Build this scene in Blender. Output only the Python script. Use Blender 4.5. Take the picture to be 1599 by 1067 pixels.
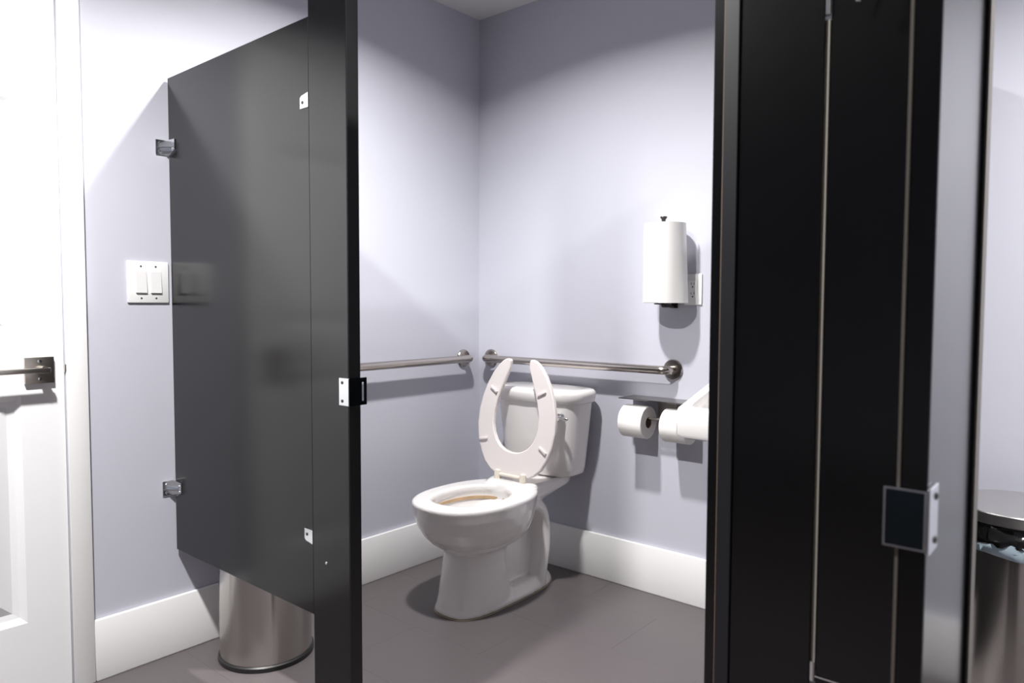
import bpy, bmesh, math, random
from mathutils import Vector, Matrix
random.seed(7)
PI = math.pi
for o in list(bpy.data.objects):
    bpy.data.objects.remove(o)
S = bpy.context.scene
C = S.collection

# ------------------------------------------------------------------ camera
YAW, PITCH, ROLL = 0.7042, -0.0497, 0.0033
fw = Vector((-math.sin(YAW)*math.cos(PITCH), math.cos(YAW)*math.cos(PITCH), math.sin(PITCH)))
rt = Vector((math.cos(YAW), math.sin(YAW), 0)); up = rt.cross(fw)
r2 = math.cos(ROLL)*rt + math.sin(ROLL)*up; u2 = -math.sin(ROLL)*rt + math.cos(ROLL)*up
cam = bpy.data.cameras.new('camera'); co = bpy.data.objects.new('camera', cam); C.objects.link(co)
M = Matrix.Identity(4)
for i in range(3):
    M[i][0], M[i][1], M[i][2] = r2[i], u2[i], -fw[i]
M[0][3], M[1][3], M[2][3] = 2.3198, -2.4899, 1.1278
co.matrix_world = M
cam.sensor_width = 36; cam.sensor_fit = 'HORIZONTAL'; cam.lens = 1128.7/1599*36
cam.clip_start = 0.02
cam.dof.use_dof = True; cam.dof.focus_distance = 2.6; cam.dof.aperture_fstop = 5.6
S.camera = co

# ------------------------------------------------------------------ world, exposure
S.view_settings.view_transform = 'Standard'; S.view_settings.look = 'None'
S.view_settings.gamma = 1; S.view_settings.use_curve_mapping = False
S.view_settings.exposure = 0.3
w = bpy.data.worlds.new('world'); S.world = w; w.use_nodes = True
w.node_tree.nodes['Background'].inputs[0].default_value = (.5, .5, .55, 1)
w.node_tree.nodes['Background'].inputs[1].default_value = 0.05

# the room's ceiling downlights: x, y, watts
LIGHTS = [(.86, -1.04, 34), (.98, -2.30, 60), (2.75, -1.00, 52)]
CEIL = 2.44

# ------------------------------------------------------------------ materials
def srgb(*c):
    return tuple((v/255/12.92 if v/255 <= .04045 else ((v/255+.055)/1.055)**2.4) for v in c)
def mat(name, col, rough=.5, metal=0., spec=.5, var=0., vscale=20., bump=0., bscale=200., stretch=(1, 1, 1), coat=0., aniso=0., sheen=0., rvar=0.):
    m = bpy.data.materials.new(name); m.use_nodes = True
    nt = m.node_tree; b = nt.nodes['Principled BSDF']
    b.inputs['Base Color'].default_value = (*col, 1); b.inputs['Roughness'].default_value = rough
    b.inputs['Metallic'].default_value = metal; b.inputs['Specular IOR Level'].default_value = spec
    b.inputs['Coat Weight'].default_value = coat; b.inputs['Coat Roughness'].default_value = .05
    b.inputs['Anisotropic'].default_value = aniso
    tc = nt.nodes.new('ShaderNodeTexCoord'); mp = nt.nodes.new('ShaderNodeMapping')
    nt.links.new(tc.outputs['Object'], mp.inputs['Vector']); mp.inputs['Scale'].default_value = stretch
    if var or rvar:
        n = nt.nodes.new('ShaderNodeTexNoise'); n.inputs['Scale'].default_value = vscale; n.inputs['Detail'].default_value = 4
        nt.links.new(mp.outputs[0], n.inputs['Vector'])
        if var:
            rp = nt.nodes.new('ShaderNodeMix'); rp.data_type = 'RGBA'
            rp.inputs[6].default_value = (*[c*(1-var) for c in col], 1); rp.inputs[7].default_value = (*[min(1, c*(1+var)) for c in col], 1)
            nt.links.new(n.outputs['Fac'], rp.inputs[0]); nt.links.new(rp.outputs[2], b.inputs['Base Color'])
        if rvar:
            mr = nt.nodes.new('ShaderNodeMapRange'); mr.inputs[3].default_value = rough-rvar; mr.inputs[4].default_value = rough+rvar
            nt.links.new(n.outputs['Fac'], mr.inputs[0]); nt.links.new(mr.outputs[0], b.inputs['Roughness'])
    if bump:
        n2 = nt.nodes.new('ShaderNodeTexNoise'); n2.inputs['Scale'].default_value = bscale; n2.inputs['Detail'].default_value = 3
        nt.links.new(mp.outputs[0], n2.inputs['Vector'])
        bp = nt.nodes.new('ShaderNodeBump'); bp.inputs['Strength'].default_value = bump; bp.inputs['Distance'].default_value = .002
        nt.links.new(n2.outputs['Fac'], bp.inputs['Height']); nt.links.new(bp.outputs[0], b.inputs['Normal'])
    return m
MAT = dict(
    wall=mat('lavender_paint', (.53, .535, .605), .55, var=.015, vscale=3, bump=.06, bscale=180),
    ceil=mat('ceiling_paint', (.72, .71, .71), .8, bump=.1, bscale=120),
    trim=mat('white_trim_paint', (.86, .855, .855), .35, var=.01, vscale=6),
    door=mat('white_door_paint', (.84, .84, .85), .38),
    part=mat('black_laminate', (.0010, .0010, .0013), .20, spec=.5),
    partedge=mat('black_edge_laminate', (.006, .006, .008), .4),
    brown=mat('bare_laminate_edge', (.20, .13, .08), .55, var=.3, vscale=40, stretch=(1, 1, .1)),
    pale=mat('pale_laminate_edge', (.24, .22, .19), .5, var=.25, vscale=30, stretch=(1, 1, .1)),
    dim=mat('worn_dark_edge', (.085, .075, .062), .5, var=.3, vscale=30, stretch=(1, 1, .1)),
    shelf=mat('dark_brushed_shelf', (.25, .235, .225), .25, 1., var=.08, vscale=200),
    chrome=mat('chrome', (.82, .84, .86), .10, 1.),
    zinc=mat('polished_zinc', (.80, .82, .84), .18, 1.),
    nickel=mat('brushed_nickel', (.56, .52, .48), .30, 1., var=.08, vscale=300, stretch=(1, 1, 12)),
    darkrefl=mat('dark_reflection_metal', (.03, .04, .05), .16, .9),  # dark reflection of the keeper plates put into their base colour
    steel=mat('stainless_grab_bar', (.47, .43, .395), .22, 1., var=.06, vscale=200),
    can=mat('brushed_stainless', (.55, .525, .50), .22, 1., var=.08, vscale=60, stretch=(1, 1, 14), aniso=.75),
    lid=mat('stainless_lid', (.55, .54, .53), .38, 1.),
    black=mat('black_plastic', (.012, .012, .012), .4),
    bag=mat('black_bin_liner', (.012, .012, .013), .14, bump=1., bscale=55),
    fold=mat('pale_blue_liner_fold', (.42, .52, .60), .22, var=.35, vscale=25, bump=.4, bscale=40),
    porc=mat('white_porcelain', (.85, .825, .815), .10, coat=.6),
    seat=mat('white_seat_plastic', (.83, .775, .765), .32),
    hinge=mat('cream_hinge_plastic', (.80, .74, .64), .4),
    tanring=mat('tan_ring_colour', (.50, .34, .20), .3, var=.3, vscale=30),
    paper=mat('white_paper', (.80, .79, .775), .9, bump=.15, bscale=160),
    tissue=mat('toilet_tissue', (.86, .84, .82), .9, bump=.12, bscale=200),
    card=mat('cardboard_core', (.22, .15, .10), .9),
    plate=mat('white_switch_plastic', (.83, .83, .83), .3),
    rocker=mat('white_rocker_plastic', (.74, .73, .74), .28),
    slot=mat('dark_slot', (.02, .02, .02), .6),
    bronze=mat('dark_bronze_wire', (.05, .045, .042), .35, .8),
    tile=mat('charcoal_floor_tile', (.108, .094, .097), .40, var=.05, vscale=5, bump=.05, bscale=60, rvar=.06),
    grout=mat('floor_joint', (.112, .098, .101), .5),
    caulk=mat('aged_caulk', (.42, .34, .26), .6),
)
nt = MAT['can'].node_tree; tg = nt.nodes.new('ShaderNodeTangent'); tg.direction_type = 'RADIAL'; tg.axis = 'Z'
nt.links.new(tg.outputs[0], nt.nodes['Principled BSDF'].inputs['Tangent']); nt.nodes['Principled BSDF'].inputs['Anisotropic Rotation'].default_value = .25
def glow(name, col, s):
    m = bpy.data.materials.new(name); m.use_nodes = True; b = m.node_tree.nodes['Principled BSDF']
    b.inputs['Base Color'].default_value = (.9, .9, .9, 1); b.inputs['Emission Color'].default_value = (*col, 1); b.inputs['Emission Strength'].default_value = s
    return m
MAT['lens'] = glow('lit_lens', (1, .98, .95), 6)
mw = bpy.data.materials.new('bowl_water'); mw.use_nodes = True
b = mw.node_tree.nodes['Principled BSDF']; b.inputs['Base Color'].default_value = (.93, .95, .95, 1); b.inputs['Roughness'].default_value = .02
b.inputs['Transmission Weight'].default_value = 1; b.inputs['IOR'].default_value = 1.33; MAT['water'] = mw

# ------------------------------------------------------------------ mesh helpers
def box(bm, x0, x1, y0, y1, z0, z1):
    v = [bm.verts.new((x, y, z)) for z in (z0, z1) for y in (y0, y1) for x in (x0, x1)]
    fs = []
    for q in ((0, 2, 3, 1), (4, 5, 7, 6), (0, 1, 5, 4), (2, 6, 7, 3), (0, 4, 6, 2), (1, 3, 7, 5)):
        fs.append(bm.faces.new([v[i] for i in q]))
    return v
def bev(bm, w, seg=2):
    bmesh.ops.bevel(bm, geom=list(bm.edges), offset=w, offset_type='OFFSET', segments=seg, profile=.5, affect='EDGES', clamp_overlap=True)
    return bm
def nb(): return bmesh.new()
def bbox(x0, x1, y0, y1, z0, z1, w=0., seg=2):
    bm = nb(); box(bm, x0, x1, y0, y1, z0, z1)
    if w: bev(bm, w, seg)
    return bm
def loft(bm, rings, close0=True, close1=True, loop=False):
    R = [[bm.verts.new(p) for p in r] for r in rings]
    n = len(R[0]); k = len(R)
    for i in range(k if loop else k-1):
        a, c = R[i], R[(i+1) % k]
        for j in range(n):
            bm.faces.new((a[j], a[(j+1) % n], c[(j+1) % n], c[j]))
    if not loop:
        if close0: bm.faces.new(list(reversed(R[0])))
        if close1: bm.faces.new(R[-1])
    return R
def frame(d):
    d = d.normalized(); a = Vector((0, 0, 1)) if abs(d.z) < .9 else Vector((1, 0, 0))
    s = d.cross(a).normalized(); return s, d.cross(s).normalized()
def tube(bm, pts, r, seg=16, cap=True):
    pts = [Vector(p) for p in pts]; rr = r if isinstance(r, (list, tuple)) else [r]*len(pts)
    rings = []; s = t = None
    for i, p in enumerate(pts):
        d = (pts[min(i+1, len(pts)-1)] - pts[max(i-1, 0)]).normalized()
        if s is None: s, t = frame(d)
        else:
            s = (s - d*s.dot(d)).normalized(); t = d.cross(s).normalized()
        rings.append([p + (s*math.cos(2*PI*j/seg) + t*math.sin(2*PI*j/seg))*rr[i] for j in range(seg)])
    loft(bm, rings, cap, cap)
    return bm
def lathe(bm, prof, c=(0, 0, 0), axis='z', seg=32, cap=True):
    rings = []
    for r, h in prof:
        ring = []
        for j in range(seg):
            a = 2*PI*j/seg; p, q = r*math.cos(a), r*math.sin(a)
            v = {'z': (p, q, h), 'y': (p, h, q), 'x': (h, p, q)}[axis]
            ring.append((c[0]+v[0], c[1]+v[1], c[2]+v[2]))
        rings.append(ring)
    loft(bm, rings, cap, cap)
    return bm
def fillet(pts, r, n=8):
    pts = [Vector(p) for p in pts]; out = [pts[0]]
    for i in range(1, len(pts)-1):
        a = (pts[i-1]-pts[i]).normalized(); c = (pts[i+1]-pts[i]).normalized()
        p0 = pts[i]+a*r; p2 = pts[i]+c*r
        for k in range(n+1):
            t = k/n; out.append(p0*(1-t)**2 + pts[i]*2*t*(1-t) + p2*t*t)
    out.append(pts[-1]); return out
def obj(name, bm, m, parent=None, smooth=35):
    bmesh.ops.recalc_face_normals(bm, faces=list(bm.faces))
    me = bpy.data.meshes.new(name); bm.to_mesh(me); bm.free()
    me.materials.append(MAT[m] if isinstance(m, str) else m)
    if smooth:
        me.shade_smooth(); me.set_sharp_from_angle(angle=math.radians(smooth))
    o = bpy.data.objects.new(name, me); C.objects.link(o)
    if parent is not None:
        o.parent = parent; o.matrix_parent_inverse = parent.matrix_basis.inverted()
    return o
def tag(o, label, cat, group=None):
    o['label'] = label; o['category'] = cat
    if group: o['group'] = group
    return o
def thing(name, label, cat, loc=(0, 0, 0), group=None):
    o = bpy.data.objects.new(name, None); o.empty_display_size = .05; C.objects.link(o); o.location = loc
    return tag(o, label, cat, group)
def struct(name, bm, m, smooth=35):
    o = obj(name, bm, m, None, smooth); o['kind'] = 'structure'; return o
def screw(bm, p, axis, r=.004, h=.002):
    lathe(bm, [(r, 0), (r, h*.5), (r*.7, h), (r*.2, h*.6)] if True else [], p, axis, 10)
    return bm

# ------------------------------------------------------------------ the room
RX, RY, T = 3.6, -6.4, .1
struct('floor', bbox(-T, RX+T, RY-T, T, -.10, -.0009), 'grout')
fl = bpy.data.objects['floor']
tw, tl, g = .305, .61, .0004
tme = None
ny = int(math.ceil((-RY)/tw))+1
for iy in range(ny):
    y1 = -.2034 + tw - iy*tw
    for ix in range(-1, 7):
        x0 = ix*tl + (tl/2 if iy % 2 else 0) + .15
        xa, xb, ya, yb = max(x0, 0), min(x0+tl, RX), max(y1-tw, RY), min(y1, 0)
        if xb-xa < .02 or yb-ya < .02: continue
        full = abs(xb-xa-tl) < 1e-6 and abs(yb-ya-tw) < 1e-6
        if full and tme is not None:
            t = bpy.data.objects.new('tile', tme); C.objects.link(t); t.parent = fl; t.location = (xa, ya, 0)
        else:
            bm = bbox(g/2, xb-xa-g/2, g/2, yb-ya-g/2, -.0009, 0, .0002, 1)
            t = obj('tile', bm, 'tile', fl, 20); t.location = (xa, ya, 0)
            if full: tme = t.data
struct('ceiling', bbox(-T, RX+T, RY-T, T, CEIL, CEIL+.1), 'ceil')
# left wall with a door opening y -2.56..-1.746, z 0..2.05
bm = nb()
box(bm, -T, 0, -1.746, T, 0, CEIL); box(bm, -T, 0, RY-T, -2.560, 0, CEIL); box(bm, -T, 0, -2.560, -1.746, 2.05, CEIL)
struct('wall_left', bm, 'wall', 0)
struct('wall_back', bbox(0, RX+T, 0, T, 0, CEIL), 'wall', 0)
struct('wall_right', bbox(RX, RX+T, RY, 0, 0, CEIL), 'wall', 0)
struct('wall_front', bbox(0, RX+T, RY-T, RY, 0, CEIL), 'wall', 0)
HB, TB = .186, .015
def base(name, x0, x1, y0, y1):
    bm = bbox(x0, x1, y0, y1, 0, HB, .004, 2); struct(name, bm, 'trim')
base('baseboard_left', 0, TB, -1.686, -TB)
base('baseboard_back', 0, RX, -TB, 0)
base('baseboard_right', RX-TB, RX, RY+TB, -TB)
base('baseboard_front', 0, RX, RY, RY+TB)
# door in the left wall and its casing
def casing(name, y0, y1, z0, z1):
    struct(name, bbox(0, .014, y0, y1, z0, z1, .003, 2), 'trim')
casing('trim_1', -1.744, -1.687, 0, 2.10)
casing('trim_2', -2.620, -2.562, 0, 2.10)
casing('trim_3', -2.5615, -1.7445, 2.045, 2.10)
d = nb()
DY0, DY1 = -2.556, -1.7475
XF = .004     # door face
box(d, -.04, XF, -1.855, DY1, .012, 2.04); box(d, -.04, XF, DY0, DY0+.11, .012, 2.04)
box(d, -.04, XF, DY0+.11, -1.855, .012, .235); box(d, -.04, XF, DY0+.11, -1.855, .875, 1.035); box(d, -.04, XF, DY0+.11, -1.855, 1.69, 2.04)
dr = struct('door_1', d, 'door', 0)
for z0, z1 in ((.235, .875), (1.035, 1.69)):
    bm = nb(); y0, y1 = DY0+.11, -1.855
    rings = []
    for ins, x in ((0, XF), (.006, XF-.004), (.016, XF-.012), (.032, XF-.014), (.062, XF-.003), (.066, XF-.003)):
        rings.append([(x, y0+ins, z0+ins), (x, y1-ins, z0+ins), (x, y1-ins, z1-ins), (x, y0+ins, z1-ins)])
    loft(bm, rings, False, True)
    obj('door_panel', bm, 'door', dr, 0)
hb = bbox(.0045, .016, -1.847, -1.775, .906, .980, .002, 2)
hd = obj('door_handle', hb, 'nickel', dr)
bm = nb()
tube(bm, [(.015, -1.811, .946), (.060, -1.811, .946)], .011, 16)
obj('handle_neck', bm, 'nickel', hd)
obj('lever', bbox(.050, .063, -1.935, -1.797, .939, .953, .003, 2), 'nickel', hd)
for zz in (.968, .919): obj('handle_screw', lathe(nb(), [(.005, .0), (.005, .0015), (.002, .002)], (.016, -1.811, zz), 'x', 12), 'chrome', hd)
obj('latch_bolt', bbox(.0045, .012, -1.7475, -1.7425, .934, .956, .001), 'nickel', dr)

# ------------------------------------------------------------------ ceiling downlights (the lamps that light the place)
for i, (x, y, p) in enumerate(LIGHTS):
    t = thing('ceiling_downlight', ['recessed round ceiling light over the toilet stall', 'recessed round ceiling light by the white door', 'recessed round ceiling light over the stainless bin side', 'recessed round ceiling light near the front wall'][i], 'ceiling light', (x, y, CEIL))
    bm = nb(); lathe(bm, [(.072, -.0005), (.105, -.0005), (.105, -.006), (.098, -.010), (.076, -.010), (.072, -.004)], (x, y, CEIL), 'z', 40, False)
    obj('trim_ring', bm, 'plate', t)
    bm = nb(); lathe(bm, [(.0715, -.0006), (.0715, -.003)], (x, y, CEIL), 'z', 40); obj('lens', bm, 'lens', t)
    L = bpy.data.lights.new('downlight', 'AREA'); L.shape = 'DISK'; L.size = .10; L.energy = p; L.color = (1, .985, .965); L.spread = math.radians(150)
    lo = bpy.data.objects.new('downlight', L); C.objects.link(lo); lo.location = (0, 0, -.012); lo.parent = t

# ------------------------------------------------------------------ stall partitions
YF, TH = -1.44, .025
PZ0, PZ1 = .340, 1.833
def seam(parent, x, y0, y1, z0, z1, w=.0016, m='brown', ax='x'):
    b_ = bbox(x-w, x, y0, y1, z0, z1)
    return obj('edge_band', b_, m, parent, 0)
# front panel left of the opening, bolted to the left wall
pn = thing('partition_panel', 'wide black stall partition panel bolted to the left wall by the light switch', 'partition', (.40, YF, PZ0))
obj('panel', bbox(.014, .7695, YF, YF+TH, PZ0, PZ1, .0012, 1), 'part', pn)
obj('edge_band', bbox(.0125, .0138, YF+.0005, YF+TH-.001, PZ0, PZ1), 'pale', pn, 0)
for zc in (1.618, .540):
    br = bbox(.0005, .004, YF-.036, YF-.0005, zc-.024, zc+.024, .0012, 1)
    b_ = obj('wall_bracket', br, 'zinc', pn)
    bm = nb(); h = .022
    # leaf on the panel, tapering like a folded stirrup
    v0 = [(.004, YF-.0035, zc-.024), (.030, YF-.0035, zc-.024), (.058, YF-.0035, zc-.010), (.058, YF-.0035, zc+.022), (.004, YF-.0035, zc+.024)]
    loft(bm, [v0, [(x, YF-.0005, z) for x, y, z in v0]])
    obj('bracket_leaf', bm, 'zinc', b_)
    bm = nb()
    v0 = [(.004, YF-.034, zc-.004), (.004, YF-.004, zc-.004), (.040, YF-.004, zc-.004)]
    loft(bm, [v0, [(x, y, zc-.001) for x, y, z in v0]])
    obj('bracket_web', bm, 'zinc', b_)
    for dz in (-.013, .013): obj('screw', lathe(nb(), [(.0045, 0), (.0045, .001), (.003, .0025), (.001, .0028)], (.004, YF-.024, zc+dz), 'x', 12), 'chrome', b_)
    for dz in (-.008, .010): obj('screw', lathe(nb(), [(.0045, 0), (.0045, -.001), (.003, -.0025), (.001, -.0028)], (.046, YF-.0035, zc+dz), 'y', 12), 'chrome', b_)
for zc in (1.632, .540):
    s = 1 if zc > 1 else -1
    bm = nb()
    v0 = [(.736, YF-.003, zc-s*.018), (.7705, YF-.003, zc-s*.018), (.7705, YF-.003, zc+s*.018), (.742, YF-.003, zc+s*.013), (.736, YF-.003, zc+s*.008)]
    loft(bm, [v0, [(x, YF-.0005, z) for x, y, z in v0]])
    b_ = obj('joint_bracket', bm, 'zinc', pn)
    bm = nb(); lathe(bm, [(.004, 0), (.004, -.001), (.0015, -.0018)], (.747, YF-.003, zc-s*.004), 'y', 10); obj('screw', bm, 'slot', b_)
# pilaster at the latch side
ps = thing('pilaster', 'slim black floor-to-ceiling stall pilaster with a chrome latch keeper', 'partition', (.847, YF, 0))
obj('post', bbox(.772, .922, YF-.002, YF+.033, 0.001, CEIL-.001, .0012, 1), 'part', ps)
obj('edge_band', bbox(.9222, .9232, YF-.0012, YF+.0322, 0.001, CEIL-.001), 'partedge', ps, 0)
bm = nb(); lathe(bm, [(.004, 0), (.004, -.001), (.0015, -.002)], (.828, YF-.002, .487), 'y', 10); obj('screw', bm, 'zinc', ps)
def keeper(parent, tr, slot=True):
    # local: flange on face (-y side, x<0), plate along the end (x=0 plane) running into +y with a slot
    bm = nb()
    def plate(x0, x1, y0, y1, z0, z1): box(bm, x0, x1, y0, y1, z0, z1)
    plate(-.034, .0035, -.0035, 0, -.033, .033)
    f = obj('latch_keeper', bev(bm, .0008, 1), 'zinc', parent); f.matrix_basis = tr
    bm = nb()
    if not slot: box(bm, 0.0005, .0035, 0.0002, .0385, -.030, .030)
    else:
     box(bm, 0.0005, .0035, 0.0002, .036, -.033, .033); box(bm, 0.0005, .0035, .0435, .0505, -.033, .033)
     box(bm, 0.0005, .0035, .036, .0435, -.033, -.023); box(bm, 0.0005, .0035, .036, .0435, .022, .033)
    q = obj('keeper_plate', bm, 'darkrefl' if slot else 'zinc', f, 0); q.matrix_parent_inverse = Matrix.Identity(4)
    if not slot:
        q = obj('dark_reflection', bbox(.0037, .0045, .0022, .0365, -.028, .028), 'darkrefl', f, 0); q.matrix_parent_inverse = Matrix.Identity(4)  # inset sheet paints the dark reflection; zinc border shows as lit edges
    for dz in (-.022, .022):
        q = obj('screw', lathe(nb(), [(.004, 0), (.004, -.001), (.0015, -.002)], (-.021, -.0035, dz), 'y', 10), 'slot', f); q.matrix_parent_inverse = Matrix.Identity(4)
    return f
keeper(ps, Matrix.Translation((.9236, YF-.0022, .921)))
# pilaster at the hinge side
P2 = thing('pilaster', 'black hinge-side stall pilaster in front of the sink', 'partition', (1.918, YF, 0))
obj('post', bbox(1.8465, 1.990, YF, YF+.033, 0.001, CEIL-.001, .0012, 1), 'part', P2)
obj('edge_band', bbox(1.8448, 1.8462, YF-.0003, YF+.033, 0.001, CEIL-.001), 'brown', P2, 0)
obj('stop_strip', bbox(1.8468, 1.870, YF-.004, YF-.0004, 0.001, CEIL-.001, .001, 1), 'partedge', P2)
obj('hinge_strip', bbox(1.9905, 1.9960, YF+.004, YF+.012, .606, 1.522), 'pale', P2, 0)
for zc in (.600, 1.532):
    bm = nb(); tube(bm, [(1.995, YF-.002, zc-.006), (1.995, YF-.002, zc+.022)], .004, 12)
    obj('hinge_pin', bm, 'chrome', P2)
    obj('hinge_leaf', bbox(1.9975, 2.032, YF-.003, YF-.0006, zc if zc < 1 else zc+.035, zc+.002 if zc < 1 else zc+.037), 'zinc', P2, 0)
# stall door standing open, swung back into the stall
sd = thing('stall_door', 'black stall door swung open into the stall beside the sink', 'door', (1.825, YF+.04, .15))
obj('leaf', bbox(1.812, 1.837, YF+.036, YF+.95, .15, PZ1+.15, .0012, 1), 'part', sd)
obj('pivot', bbox(1.838, 1.8445, YF+.036, YF+.07, .60, .66), 'zinc', sd, 0); obj('pivot', bbox(1.838, 1.8445, YF+.036, YF+.07, 1.53, 1.59), 'zinc', sd, 0)
# divider between the stall and the bin side, reaching the back wall
dv = thing('partition_panel', 'black divider panel between the sink and the stainless bin by the back wall', 'partition', (1.867, -.7, PZ0))
obj('panel', bbox(1.855, 1.880, YF+.034, -.0155, PZ0, PZ1, .0012, 1), 'part', dv)
# narrow hinged leaf next to that pilaster, with the return post that carries the second keeper
hl = thing('hinged_panel', 'narrow black panel hinged beside the wide dark pilaster', 'partition', (2.09, YF, 0))
obj('leaf', bbox(1.9985, 2.1805, YF, YF+.03, 0.001, CEIL-.001, .0012, 1), 'part', hl)
obj('edge_band', bbox(2.1807, 2.1832, YF-.0002, YF+.03, 0.001, CEIL-.001), 'dim', hl, 0)
bm = nb(); tube(bm, fillet([(2.053, YF-.0005, 1.60), (2.053, YF-.032, 1.60), (2.050, YF-.036, 1.545), (2.042, YF-.034, 1.521)], .012), .0035, 10)
obj('coat_hook', bm, 'chrome', hl)
rp = thing('pilaster', 'black return post standing edge-on with a chrome keeper plate', 'partition', (2.165, -1.57, 0))
obj('post', bbox(2.1535, 2.178, -1.695, YF-.0015, 0.001, CEIL-.001, .001, 1), 'part', rp)
obj('edge_band', bbox(2.1505, 2.1533, -1.6955, YF-.0015, 0.001, CEIL-.001), 'dim', rp, 0)
# keeper: flange on the +x face, plate across the -y edge reaching past the -x face
R_ = Matrix(((0, -1, 0, 0), (-1, 0, 0, 0), (0, 0, 1, 0), (0, 0, 0, 1)))
keeper(rp, Matrix.Translation((2.1782, -1.6960, .918)) @ R_, False)

# ------------------------------------------------------------------ light switch and outlet
def wallplate(name, label, cat, P, parts):
    pass
sw = thing('light_switch', 'white double rocker light switch plate on the lavender wall', 'light switch', (0, -1.507, 1.196))
obj('plate', bbox(.0005, .007, -1.5705, -1.4455, 1.1325, 1.2605, .003, 2), 'plate', sw)
for yc in (-1.5300, -1.4855):
    bm = nb(); zc = 1.196
    v = [(.0072, -.0165), (.0092, -.0165)]
    rings = []
    a = [(.0072, yc-.0165, zc-.033), (.0072, yc+.0165, zc-.033), (.0072, yc+.0165, zc+.033), (.0072, yc-.0165, zc+.033)]
    c = [(.0125, yc-.0160, zc-.0325), (.0125, yc+.0160, zc-.0325), (.0085, yc+.0160, zc+.0325), (.0085, yc-.0160, zc+.0325)]
    loft(bm, [a, c]); obj('rocker', bm, 'rocker', sw, 0)
    for dz in (-.049, .049):
        bm = nb(); lathe(bm, [(.003, 0), (.003, .0008), (.001, .0012)], (.0070, yc, zc+dz), 'x', 10); obj('screw', bm, 'nickel', sw)
ot = thing('wall_outlet', 'white duplex power outlet beside the paper towel roll', 'outlet', (1.0905, 0, 1.19))
obj('plate', bbox(1.0555, 1.1255, -.007, -.0005, 1.1325, 1.2475, .0025, 2), 'plate', ot)
obj('receptacle', bbox(1.0740, 1.1070, -.0095, -.0072, 1.1570, 1.2230, .0008, 1), 'plate', ot)
for zc in (1.172, 1.208):
    bm = nb()
    box(bm, 1.0835, 1.0850, -.0103, -.0096, zc-.001, zc+.007); box(bm, 1.0960, 1.0975, -.0103, -.0096, zc-.001, zc+.007)
    lathe(bm, [(.0028, -.0096), (.0028, -.0103)], (1.0905, 0, zc-.009), 'y', 10)
    obj('socket_slots', bm, 'slot', ot, 0)

# ------------------------------------------------------------------ grab bars
def grab(label, a, c, n, L0):
    # a, c: wall points; n: wall normal
    a, c, n = Vector(a), Vector(c), Vector(n); off = .057
    t = thing('grab_bar', label, 'grab bar', a)
    bm = nb(); tube(bm, fillet([a+n*.004, a+n*off, c+n*off, c+n*.004], .030, 10), .0165, 20); obj('bar', bm, 'steel', t)
    for p in (a, c):
        bm = nb(); tube(bm, [p+n*.0006, p+n*.006, p+n*.010, p+n*.0115], [.040, .040, .037, .020], 28); obj('flange', bm, 'steel', t)
grab('long stainless grab bar on the left stall wall', (0, -.108, .886), (0, -1.165, .886), (1, 0, 0), 0)
grab('stainless grab bar on the back wall behind the toilet', (.081, 0, .886), (1.012, 0, .886), (0, -1, 0), 0)

# ------------------------------------------------------------------ toilet
CX = .477
tt = thing('toilet', 'white two-piece toilet with its open-front seat raised', 'toilet', (CX, -.40, 0))
def sec(z, yf, yb, hw, n=2.3, yc=None, N=56, cx=CX, nb_=None):
    yc = (yf+yb)/2 if yc is None else yc
    out = []
    for j in range(N):
        a = 2*PI*j/N; c_, s_ = math.cos(a), math.sin(a)
        e = n if c_ <= 0 else (nb_ or n)
        x = cx + hw*math.copysign(abs(s_)**(2/e), s_)
        y = yc + (yb-yc if c_ > 0 else yc-yf)*math.copysign(abs(c_)**(2/e), c_)
        out.append((x, y, z))
    return out
bm = nb()
# bowl and column: outer skin up, over the rim, down the inside
rings = [sec(.002, -.690, -.36, .112, 2.6, -.52), sec(.030, -.688, -.36, .111, 2.6, -.52), sec(.06, -.680, -.39, .107, 2.6, -.52), sec(.10, -.674, -.41, .104, 2.6, -.52), sec(.17, -.660, -.42, .099, 2.6, -.52), sec(.215, -.650, -.41, .098, 2.6, -.52),
         sec(.226, -.656, -.36, .104, 2.5, -.52), sec(.238, -.678, -.335, .124, 2.4, -.52), sec(.258, -.707, -.31, .147, 2.35, -.52), sec(.285, -.735, -.29, .166, 2.3, -.52), sec(.325, -.760, -.275, .181, 2.3, -.53), sec(.365, -.774, -.27, .190, 2.3, -.53),
         sec(.395, -.780, -.265, .193, 2.3, -.53), sec(.408, -.783, -.262, .195, 2.3, -.53), sec(.416, -.781, -.264, .193, 2.3, -.53), sec(.420, -.774, -.27, .186, 2.3, -.53),
         sec(.420, -.716, -.38, .130, 2.2, -.55), sec(.416, -.708, -.385, .124, 2.2, -.55), sec(.402, -.704, -.388, .121, 2.2, -.55), sec(.385, -.712, -.382, .128, 2.2, -.55),
         sec(.35, -.706, -.39, .124, 2.2, -.55), sec(.31, -.680, -.41, .104, 2.2, -.55), sec(.27, -.640, -.44, .076, 2.2, -.54), sec(.24, -.600, -.46, .05, 2.2, -.53)]
loft(bm, rings)
# deck under the tank
loft(bm, [sec(.315, -.38, -.28, .070, 4), sec(.350, -.39, -.22, .090, 4), sec(.380, -.39, -.12, .110, 4), sec(.394, -.39, -.05, .117, 4), sec(.400, -.39, -.035, .118, 4), sec(.428, -.38, -.03, .120, 4), sec(.434, -.36, -.036, .112, 4)])
# rear core
loft(bm, [sec(.004, -.44, -.17, .050, 4), sec(.20, -.44, -.20, .040, 4), sec(.36, -.42, -.22, .050, 4)])
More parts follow.
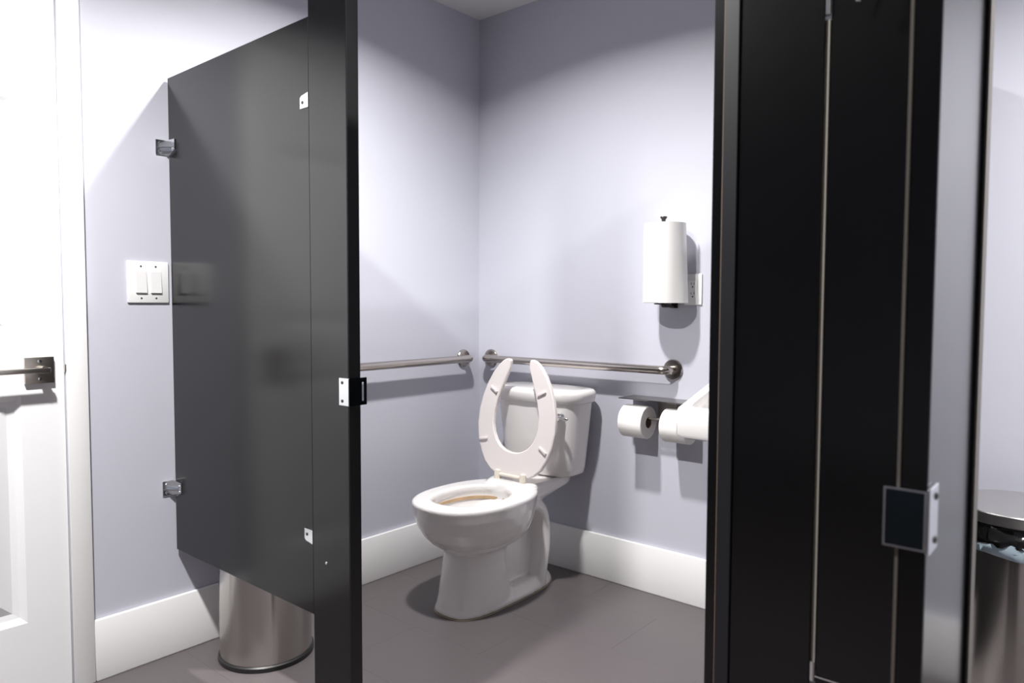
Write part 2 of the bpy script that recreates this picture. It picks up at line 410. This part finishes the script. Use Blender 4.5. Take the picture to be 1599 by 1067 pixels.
# plinth / foot
loft(bm, [sec(.0015, -.693, -.125, .116, 3.2, -.45), sec(.016, -.692, -.126, .115, 3.2, -.45), sec(.032, -.685, -.135, .106, 3.2, -.45), sec(.052, -.676, -.15, .094, 3, -.45)])
# trapway arch on both sides
pts = [Vector((0, p[0], p[1])) for p in [(q[0], q[1]) for q in fillet([(-.50, .270, 0), (-.36, .350, 0), (-.240, .350, 0), (-.208, .20, 0), (-.250, .012, 0)], .075, 8)]]
rings = []
for i, p in enumerate(pts):
    dd = (pts[min(i+1, len(pts)-1)]-pts[max(i-1, 0)]).normalized(); nn = Vector((0, -dd.z, dd.y))
    rings.append([(CX+math.copysign(abs(math.cos(a))**.6, math.cos(a))*.110, *(p+nn*.034*math.copysign(abs(math.sin(a))**.75, math.sin(a)))[1:]) for a in [2*PI*j/24 for j in range(24)]])
loft(bm, rings)
bw = obj('bowl', bm, 'porc', tt, 0)
md = bw.modifiers.new('blend', 'REMESH'); md.mode = 'VOXEL'; md.voxel_size = .0048; md.use_smooth_shade = True
ms = bw.modifiers.new('soften', 'SMOOTH'); ms.factor = .5; ms.iterations = 6
bm = nb(); loft(bm, [sec(.295, -.652, -.435, .087, 2.2, -.545), sec(.2965, -.652, -.435, .087, 2.2, -.545)]); obj('water', bm, 'water', tt, 30)
bm = nb()
a_, c_ = sec(.366, -.7095, -.387, .1262, 2.2, -.55), sec(.377, -.7115, -.385, .1280, 2.2, -.55)
i_, j_ = sec(.377, -.7075, -.389, .1240, 2.2, -.55), sec(.366, -.7055, -.391, .1222, 2.2, -.55)
loft(bm, [a_, c_, i_, j_], loop=True); obj('tan_ring', bm, 'tanring', tt)  # thin tan ring around the inside of the bowl below the rim
bm = nb(); loft(bm, [sec(.0004, -.6945, -.124, .1175, 3.2, -.45), sec(.0022, -.6945, -.124, .1175, 3.2, -.45)]); obj('caulk_bead', bm, 'caulk', tt)
# tank
def tsec(z, hw, yf, n=4.2, yb=-.022, bow=.018, N=64):
    out = []; yc = -.10
    for j in range(N):
        a = 2*PI*j/N; c1, s1 = math.cos(a), math.sin(a)
        x = math.copysign(abs(s1)**(2/n), s1)
        y = yc + ((yb-yc) if c1 > 0 else (yc-yf))*math.copysign(abs(c1)**(2/n), c1)
        if c1 < 0: y += bow*x*x*abs(c1)**.4
        out.append((CX + hw*x, y, z))
    return out
bm = nb()
loft(bm, [tsec(.436, .155, -.185), tsec(.446, .168, -.196), tsec(.47, .174, -.204), tsec(.58, .188, -.214), tsec(.68, .200, -.222), tsec(.738, .206, -.226)])
obj('tank', bm, 'porc', tt, 50)
bm = nb()
loft(bm, [tsec(.739, .216, -.233, bow=.03), tsec(.744, .221, -.238, bow=.03), tsec(.772, .227, -.242, bow=.034), tsec(.784, .224, -.239, bow=.034), tsec(.791, .214, -.230, bow=.034), tsec(.793, .190, -.205, bow=.03)])
obj('tank_lid', bm, 'porc', tt, 50)
bm = nb(); tube(bm, [(CX+.160, -.2065, .692), (CX+.160, -.228, .692), (CX+.160, -.230, .692)], [.014, .013, .008], 20)
lv = obj('flush_lever', bm, 'chrome', tt)
bm = nb(); tube(bm, [(CX+.152, -.235, .693), (CX+.175, -.237, .692), (CX+.205, -.235, .688), (CX+.212, -.234, .687)], [.006, .0062, .0075, .004], 12); obj('lever_arm', bm, 'chrome', lv)
# raised open-front seat
o3 = Vector((CX, -.318, .452)); vdir = (Vector((CX, -.262, .912))-o3); vdir.normalize(); ndir = Vector((1, 0, 0)).cross(vdir)   # ndir points to +y? fixed below
if ndir.y > 0: ndir = -ndir            # towards the room
outer = [(.0, .085), (.012, .112), (.04, .145), (.08, .170), (.13, .190), (.19, .200), (.25, .197), (.31, .183), (.36, .163), (.405, .137), (.435, .112), (.452, .094), (.461, .078), (.465, .064), (.463, .054), (.455, .049)]
inner = [(.43, .050), (.395, .064), (.35, .083), (.30, .101), (.25, .114), (.20, .116), (.165, .108), (.135, .092), (.112, .070), (.098, .042), (.092, .015)]
half = outer + inner
poly = [(u, v) for v, u in half] + [(-u, v) for v, u in reversed(half)]
bm = nb()
def sp(u, v, h): return o3 + Vector((1, 0, 0))*u + vdir*v + ndir*h
N_ = len(poly)
rings = []
for ins, h in ((.004, -.010), (.0, -.007), (.0, .005), (.004, .008)):
    ring = []
    for i in range(N_):
        p0, p1, p2 = Vector(poly[i-1]), Vector(poly[i]), Vector(poly[(i+1) % N_])
        tn = (p2-p0).normalized(); nrm = Vector((-tn.y, tn.x))
        q = p1 + nrm*ins
        ring.append(sp(q.x, q.y, h))
    rings.append(ring)
R4 = loft(bm, rings, False, False)
from mathutils.geometry import tessellate_polygon
for tri in tessellate_polygon([[Vector((p[0], p[1], 0)) for p in poly]]):
    for rg in (R4[0], R4[-1]):
        try: bm.faces.new([rg[i] for i in tri])
        except ValueError: pass
se = obj('seat', bm, 'seat', tt, 20)
def local_box(u, v, a, lu, lv_, h0, h1, bvl=.0015):
    bm = nb(); vs = box(bm, -lu/2, lu/2, -lv_/2, lv_/2, h0, h1); bev(bm, bvl, 2)
    for q in bm.verts:
        x, y = q.co.x*math.cos(a)-q.co.y*math.sin(a), q.co.x*math.sin(a)+q.co.y*math.cos(a)
        q.co = sp(u+x, v+y, q.co.z)
    return bm
for u, v, a in ((-.122, .335, -.55), (.125, .335, .45), (-.158, .130, .2), (.150, .118, -.6)):
    obj('bumper', local_box(u, v, a, .042, .009, .0082, .016), 'seat', se)
for u in (-.066, .066):
    bm = nb(); tube(bm, [(CX+u, -.330, .4215), (CX+u, -.330, .424), (CX+u, -.330, .455), (CX+u, -.329, .466), (CX+u, -.328, .469)], [.017, .0145, .0135, .012, .006], 16); obj('seat_hinge', bm, 'hinge', se)
bm = nb(); tube(bm, [(CX-.052, -.331, .452), (CX+.052, -.331, .452)], .0065, 12); obj('hinge_rod', bm, 'hinge', se)

# ------------------------------------------------------------------ paper towel roll on its wall holder
hx, hy = 1.012, -.092
ph = thing('towel_holder', 'dark upright wall holder carrying the paper towel roll', 'towel holder', (hx, 0, 1.13))
obj('wall_plate', bbox(hx-.016, hx+.016, -.006, -.0006, 1.120, 1.175, .002), 'bronze', ph)
bm = nb(); tube(bm, fillet([(hx, -.005, 1.128), (hx, hy, 1.128), (hx, hy, 1.150)], .006), .006, 12); obj('arm', bm, 'bronze', ph)
bm = nb(); lathe(bm, [(.030, 1.1335), (.032, 1.1355), (.030, 1.1385)], (hx, hy, 0), 'z', 28); obj('base_disc', bm, 'bronze', ph)
bm = nb(); tube(bm, [(hx, hy, 1.14), (hx, hy, 1.436)], .005, 12); obj('rod', bm, 'bronze', ph)
bm = nb(); lathe(bm, [(.007, 1.434), (.007, 1.444), (.011, 1.450), (.013, 1.453), (.012, 1.456)], (hx, hy, 0), 'z', 20); obj('knob', bm, 'bronze', ph)
pr = thing('paper_towel_roll', 'white paper towel roll standing upright on its wall holder', 'paper towel', (hx, hy, 1.14))
bm = nb()
RR = .072
lathe(bm, [(.0205, 1.140), (RR-.002, 1.1395), (RR, 1.141), (RR, 1.4275), (RR-.002, 1.429), (.0205, 1.4285)], (hx, hy, 0), 'z', 56, False)
obj('roll', bm, 'paper', pr)
bm = nb(); lathe(bm, [(.0200, 1.1405), (.0200, 1.428), (.0185, 1.428), (.0185, 1.1405)], (hx, hy, 0), 'z', 32, False); obj('core', bm, 'card', pr)
bm = nb(); rings = []
for k in range(9):                         # loose last sheet
    z = 1.139+(1.430-1.139)*k/8; fl_ = 1-k/8
    pr_ = []
    for t in range(12):
        a = -1.25+1.55*t/11; rr = RR+.0012+.0016*(t/11)*2+.012*fl_*max(0, (t-6)/5)**1.5+.004*max(0, (t-6)/5)
        pr_.append((hx+rr*math.cos(a), hy+rr*math.sin(a), z))
    rings.append(pr_ + [(hx+(p[0]-hx)*1.012, hy+(p[1]-hy)*1.012, z) for p in reversed(pr_)])
loft(bm, rings); obj('loose_sheet', bm, 'paper', pr)

# ------------------------------------------------------------------ double toilet paper holder with shelf
tp = thing('toilet_paper_holder', 'brushed metal double toilet paper holder with a shelf on top', 'paper holder', (1.0, 0, .70))
obj('shelf', bbox(.838, 1.140, -.112, -.0006, .772, .7755, .0008, 1), 'shelf', tp)
obj('back_plate', bbox(.950, 1.030, -.004, -.0006, .66, .7715, .001, 1), 'nickel', tp)
obj('post', bbox(.9835, .9965, -.080, -.0042, .6945, .7065, .002), 'nickel', tp)
bm = nb(); tube(bm, [(.850, -.078, .7005), (1.130, -.078, .7005)], .0048, 12); obj('spindle', bm, 'steel', tp)
for i, (x0, x1, lab) in enumerate(((.852, .952, 'white toilet paper roll at the free end of the holder'), (1.028, 1.128, 'white toilet paper roll half hidden behind the sink'))):
    r_ = thing('toilet_paper_roll', lab, 'toilet paper', (x0, -.078, .62), 'toilet paper rolls')
    zc = .6855; rr = .062
    bm = nb(); lathe(bm, [(.0215, x0), (rr-.002, x0-.0003), (rr, x0+.0015), (rr, x1-.0015), (rr-.002, x1+.0003), (.0215, x1)], (0, -.078, zc), 'x', 48, False)
    obj('roll', bm, 'tissue', r_)
    bm = nb(); lathe(bm, [(.0210, x0+.001), (.0210, x1-.001), (.0198, x1-.001), (.0198, x0+.001)], (0, -.078, zc), 'x', 32, False); obj('core', bm, 'card', r_)

# ------------------------------------------------------------------ wall-hung sink
sk = thing('wall_sink', 'white wall-hung sink next to the toilet paper holder', 'sink', (1.44, -.2, .70))
XL, XR, YB, YS = 1.205, 1.70, -.0165, -.365
def ssec(s):
    # rectangle ring in plan with rounded corners; s: inset, returns (x,y) list
    out = []; r = .03
    for cx_, cy_, a0 in ((XR-s-r, YB-r*.3, 0), (XL+s+r, YB-r*.3, PI/2), (XL+s+r, YS+s+r, PI), (XR-s-r, YS+s+r, 1.5*PI)):
        rx = r; ry = r if a0 >= PI else r*.3
        for k in range(7):
            a = a0+k/6*PI/2; out.append((cx_+rx*math.cos(a), cy_+ry*math.sin(a)))
    return out
def slope(y): return .790 + .095*min(1, max(0, (y-YS)/(YB-YS)))**1.0
bm = nb()
rings = []
for s, zf in ((.07, lambda y: .69), (.02, lambda y: .697+0*y), (.004, lambda y: .703), (0, lambda y: .712), (0, lambda y: slope(y)-.012), (.003, lambda y: slope(y)-.003), (.010, lambda y: slope(y))):
    rings.append([(x, y, zf(y)) for x, y in ssec(s)])
# basin
def basin(s, z, yb): return [(XL+.25+(x-XL-.25)*(1-s*2.2/.5), min(y+s, yb), z if z is not None else slope(min(y+s, yb))) for x, y in ssec(0)]
rings += [basin(.035, None, -.11), basin(.045, .775, -.12), basin(.08, .735, -.14), basin(.11, .728, -.17)]
loft(bm, rings); obj('basin', bm, 'porc', sk, 40)
bm = nb(); tube(bm, fillet([(1.45, -.08, .868), (1.45, -.08, .955), (1.45, -.20, .945)], .03), .011, 14); fa = obj('faucet', bm, 'chrome', sk)
bm = nb(); lathe(bm, [(.02, .722), (.02, .7305), (.012, .7315)], (1.45, -.24, 0), 'z', 20); obj('drain', bm, 'chrome', sk)
bm = nb(); tube(bm, fillet([(1.45, -.22, .692), (1.45, -.22, .52), (1.45, -.0165, .52)], .04), .018, 14); obj('drain_pipe', bm, 'chrome', sk)

# ------------------------------------------------------------------ bins
def make_bin(label, loc, rz):
    t = thing('waste_bin', label, 'trash can', (0, 0, 0), 'round stainless bins')
    R0, H0 = .142, .575
    bm = nb(); lathe(bm, [(R0+.004, .0), (R0+.006, .003), (R0+.006, .014), (R0+.002, .018), (.02, .018)], seg=64); obj('base_ring', bm, 'black', t)
    bm = nb(); lathe(bm, [(R0, .0185), (R0, H0), (R0-.003, H0+.002), (R0-.004, H0), (R0-.004, .022)], seg=64, cap=False); obj('body', bm, 'can', t)
    rnd = random.Random(3); N = 96
    def crinkle(zs, rs, amp, fr):
        out = []
        for z, r in zip(zs, rs):
            ph_ = [rnd.uniform(0, 6) for _ in range(4)]
            out.append([((r+amp*sum(math.sin(k*f+p)/ (1+i*.5) for i, (f, p) in enumerate(zip(fr, ph_)))*.5)*math.cos(2*PI*j/N), (r+amp*sum(math.sin(k*f+p)/(1+i*.5) for i, (f, p) in enumerate(zip(fr, ph_)))*.5)*math.sin(2*PI*j/N), z+amp*1.2*math.sin(k*fr[0]+ph_[0])) for j in range(N) for k in [2*PI*j/N]])
        return out
    bm = nb(); loft(bm, crinkle([.531, .539, .549, .560, .577, .574], [R0+.003, R0+.007, R0+.008, R0+.008, R0+.003, R0-.008], .0035, (5, 11, 23, 31)), False, False); obj('liner_fold', bm, 'fold', t, 60)
    bm = nb(); loft(bm, crinkle([.553, .563, .575, .588, .600, .606], [R0+.006, R0+.010, R0+.010, R0+.008, R0+.004, R0-.010], .0050, (7, 19, 33, 41)), False, False); obj('liner', bm, 'bag', t, 60)
    bm = nb(); lathe(bm, [(R0-.012, .603), (R0+.008, .606), (R0+.010, .608), (R0+.010, .632), (R0+.008, .6345), (.02, .637)], seg=64)
    obj('lid', bm, 'lid', t)
    t.location = loc; t.rotation_euler = (0, 0, rz)
    return t
def copy_thing(src, label, loc, rz):
    r = src.copy(); C.objects.link(r); r.location = loc; r.rotation_euler = (0, 0, rz); r['label'] = label
    for ch in src.children:
        c1 = ch.copy(); C.objects.link(c1); c1.parent = r
        for g_ in ch.children:
            c2 = g_.copy(); C.objects.link(c2); c2.parent = c1
    return r
b1 = make_bin('round stainless bin with a black liner under its lid beside the dark panel', (2.140, -.300, 0), .4)
b2 = copy_thing(b1, 'round stainless bin standing behind the black panel at the left wall', (.223, -1.250, 0), 2.1)
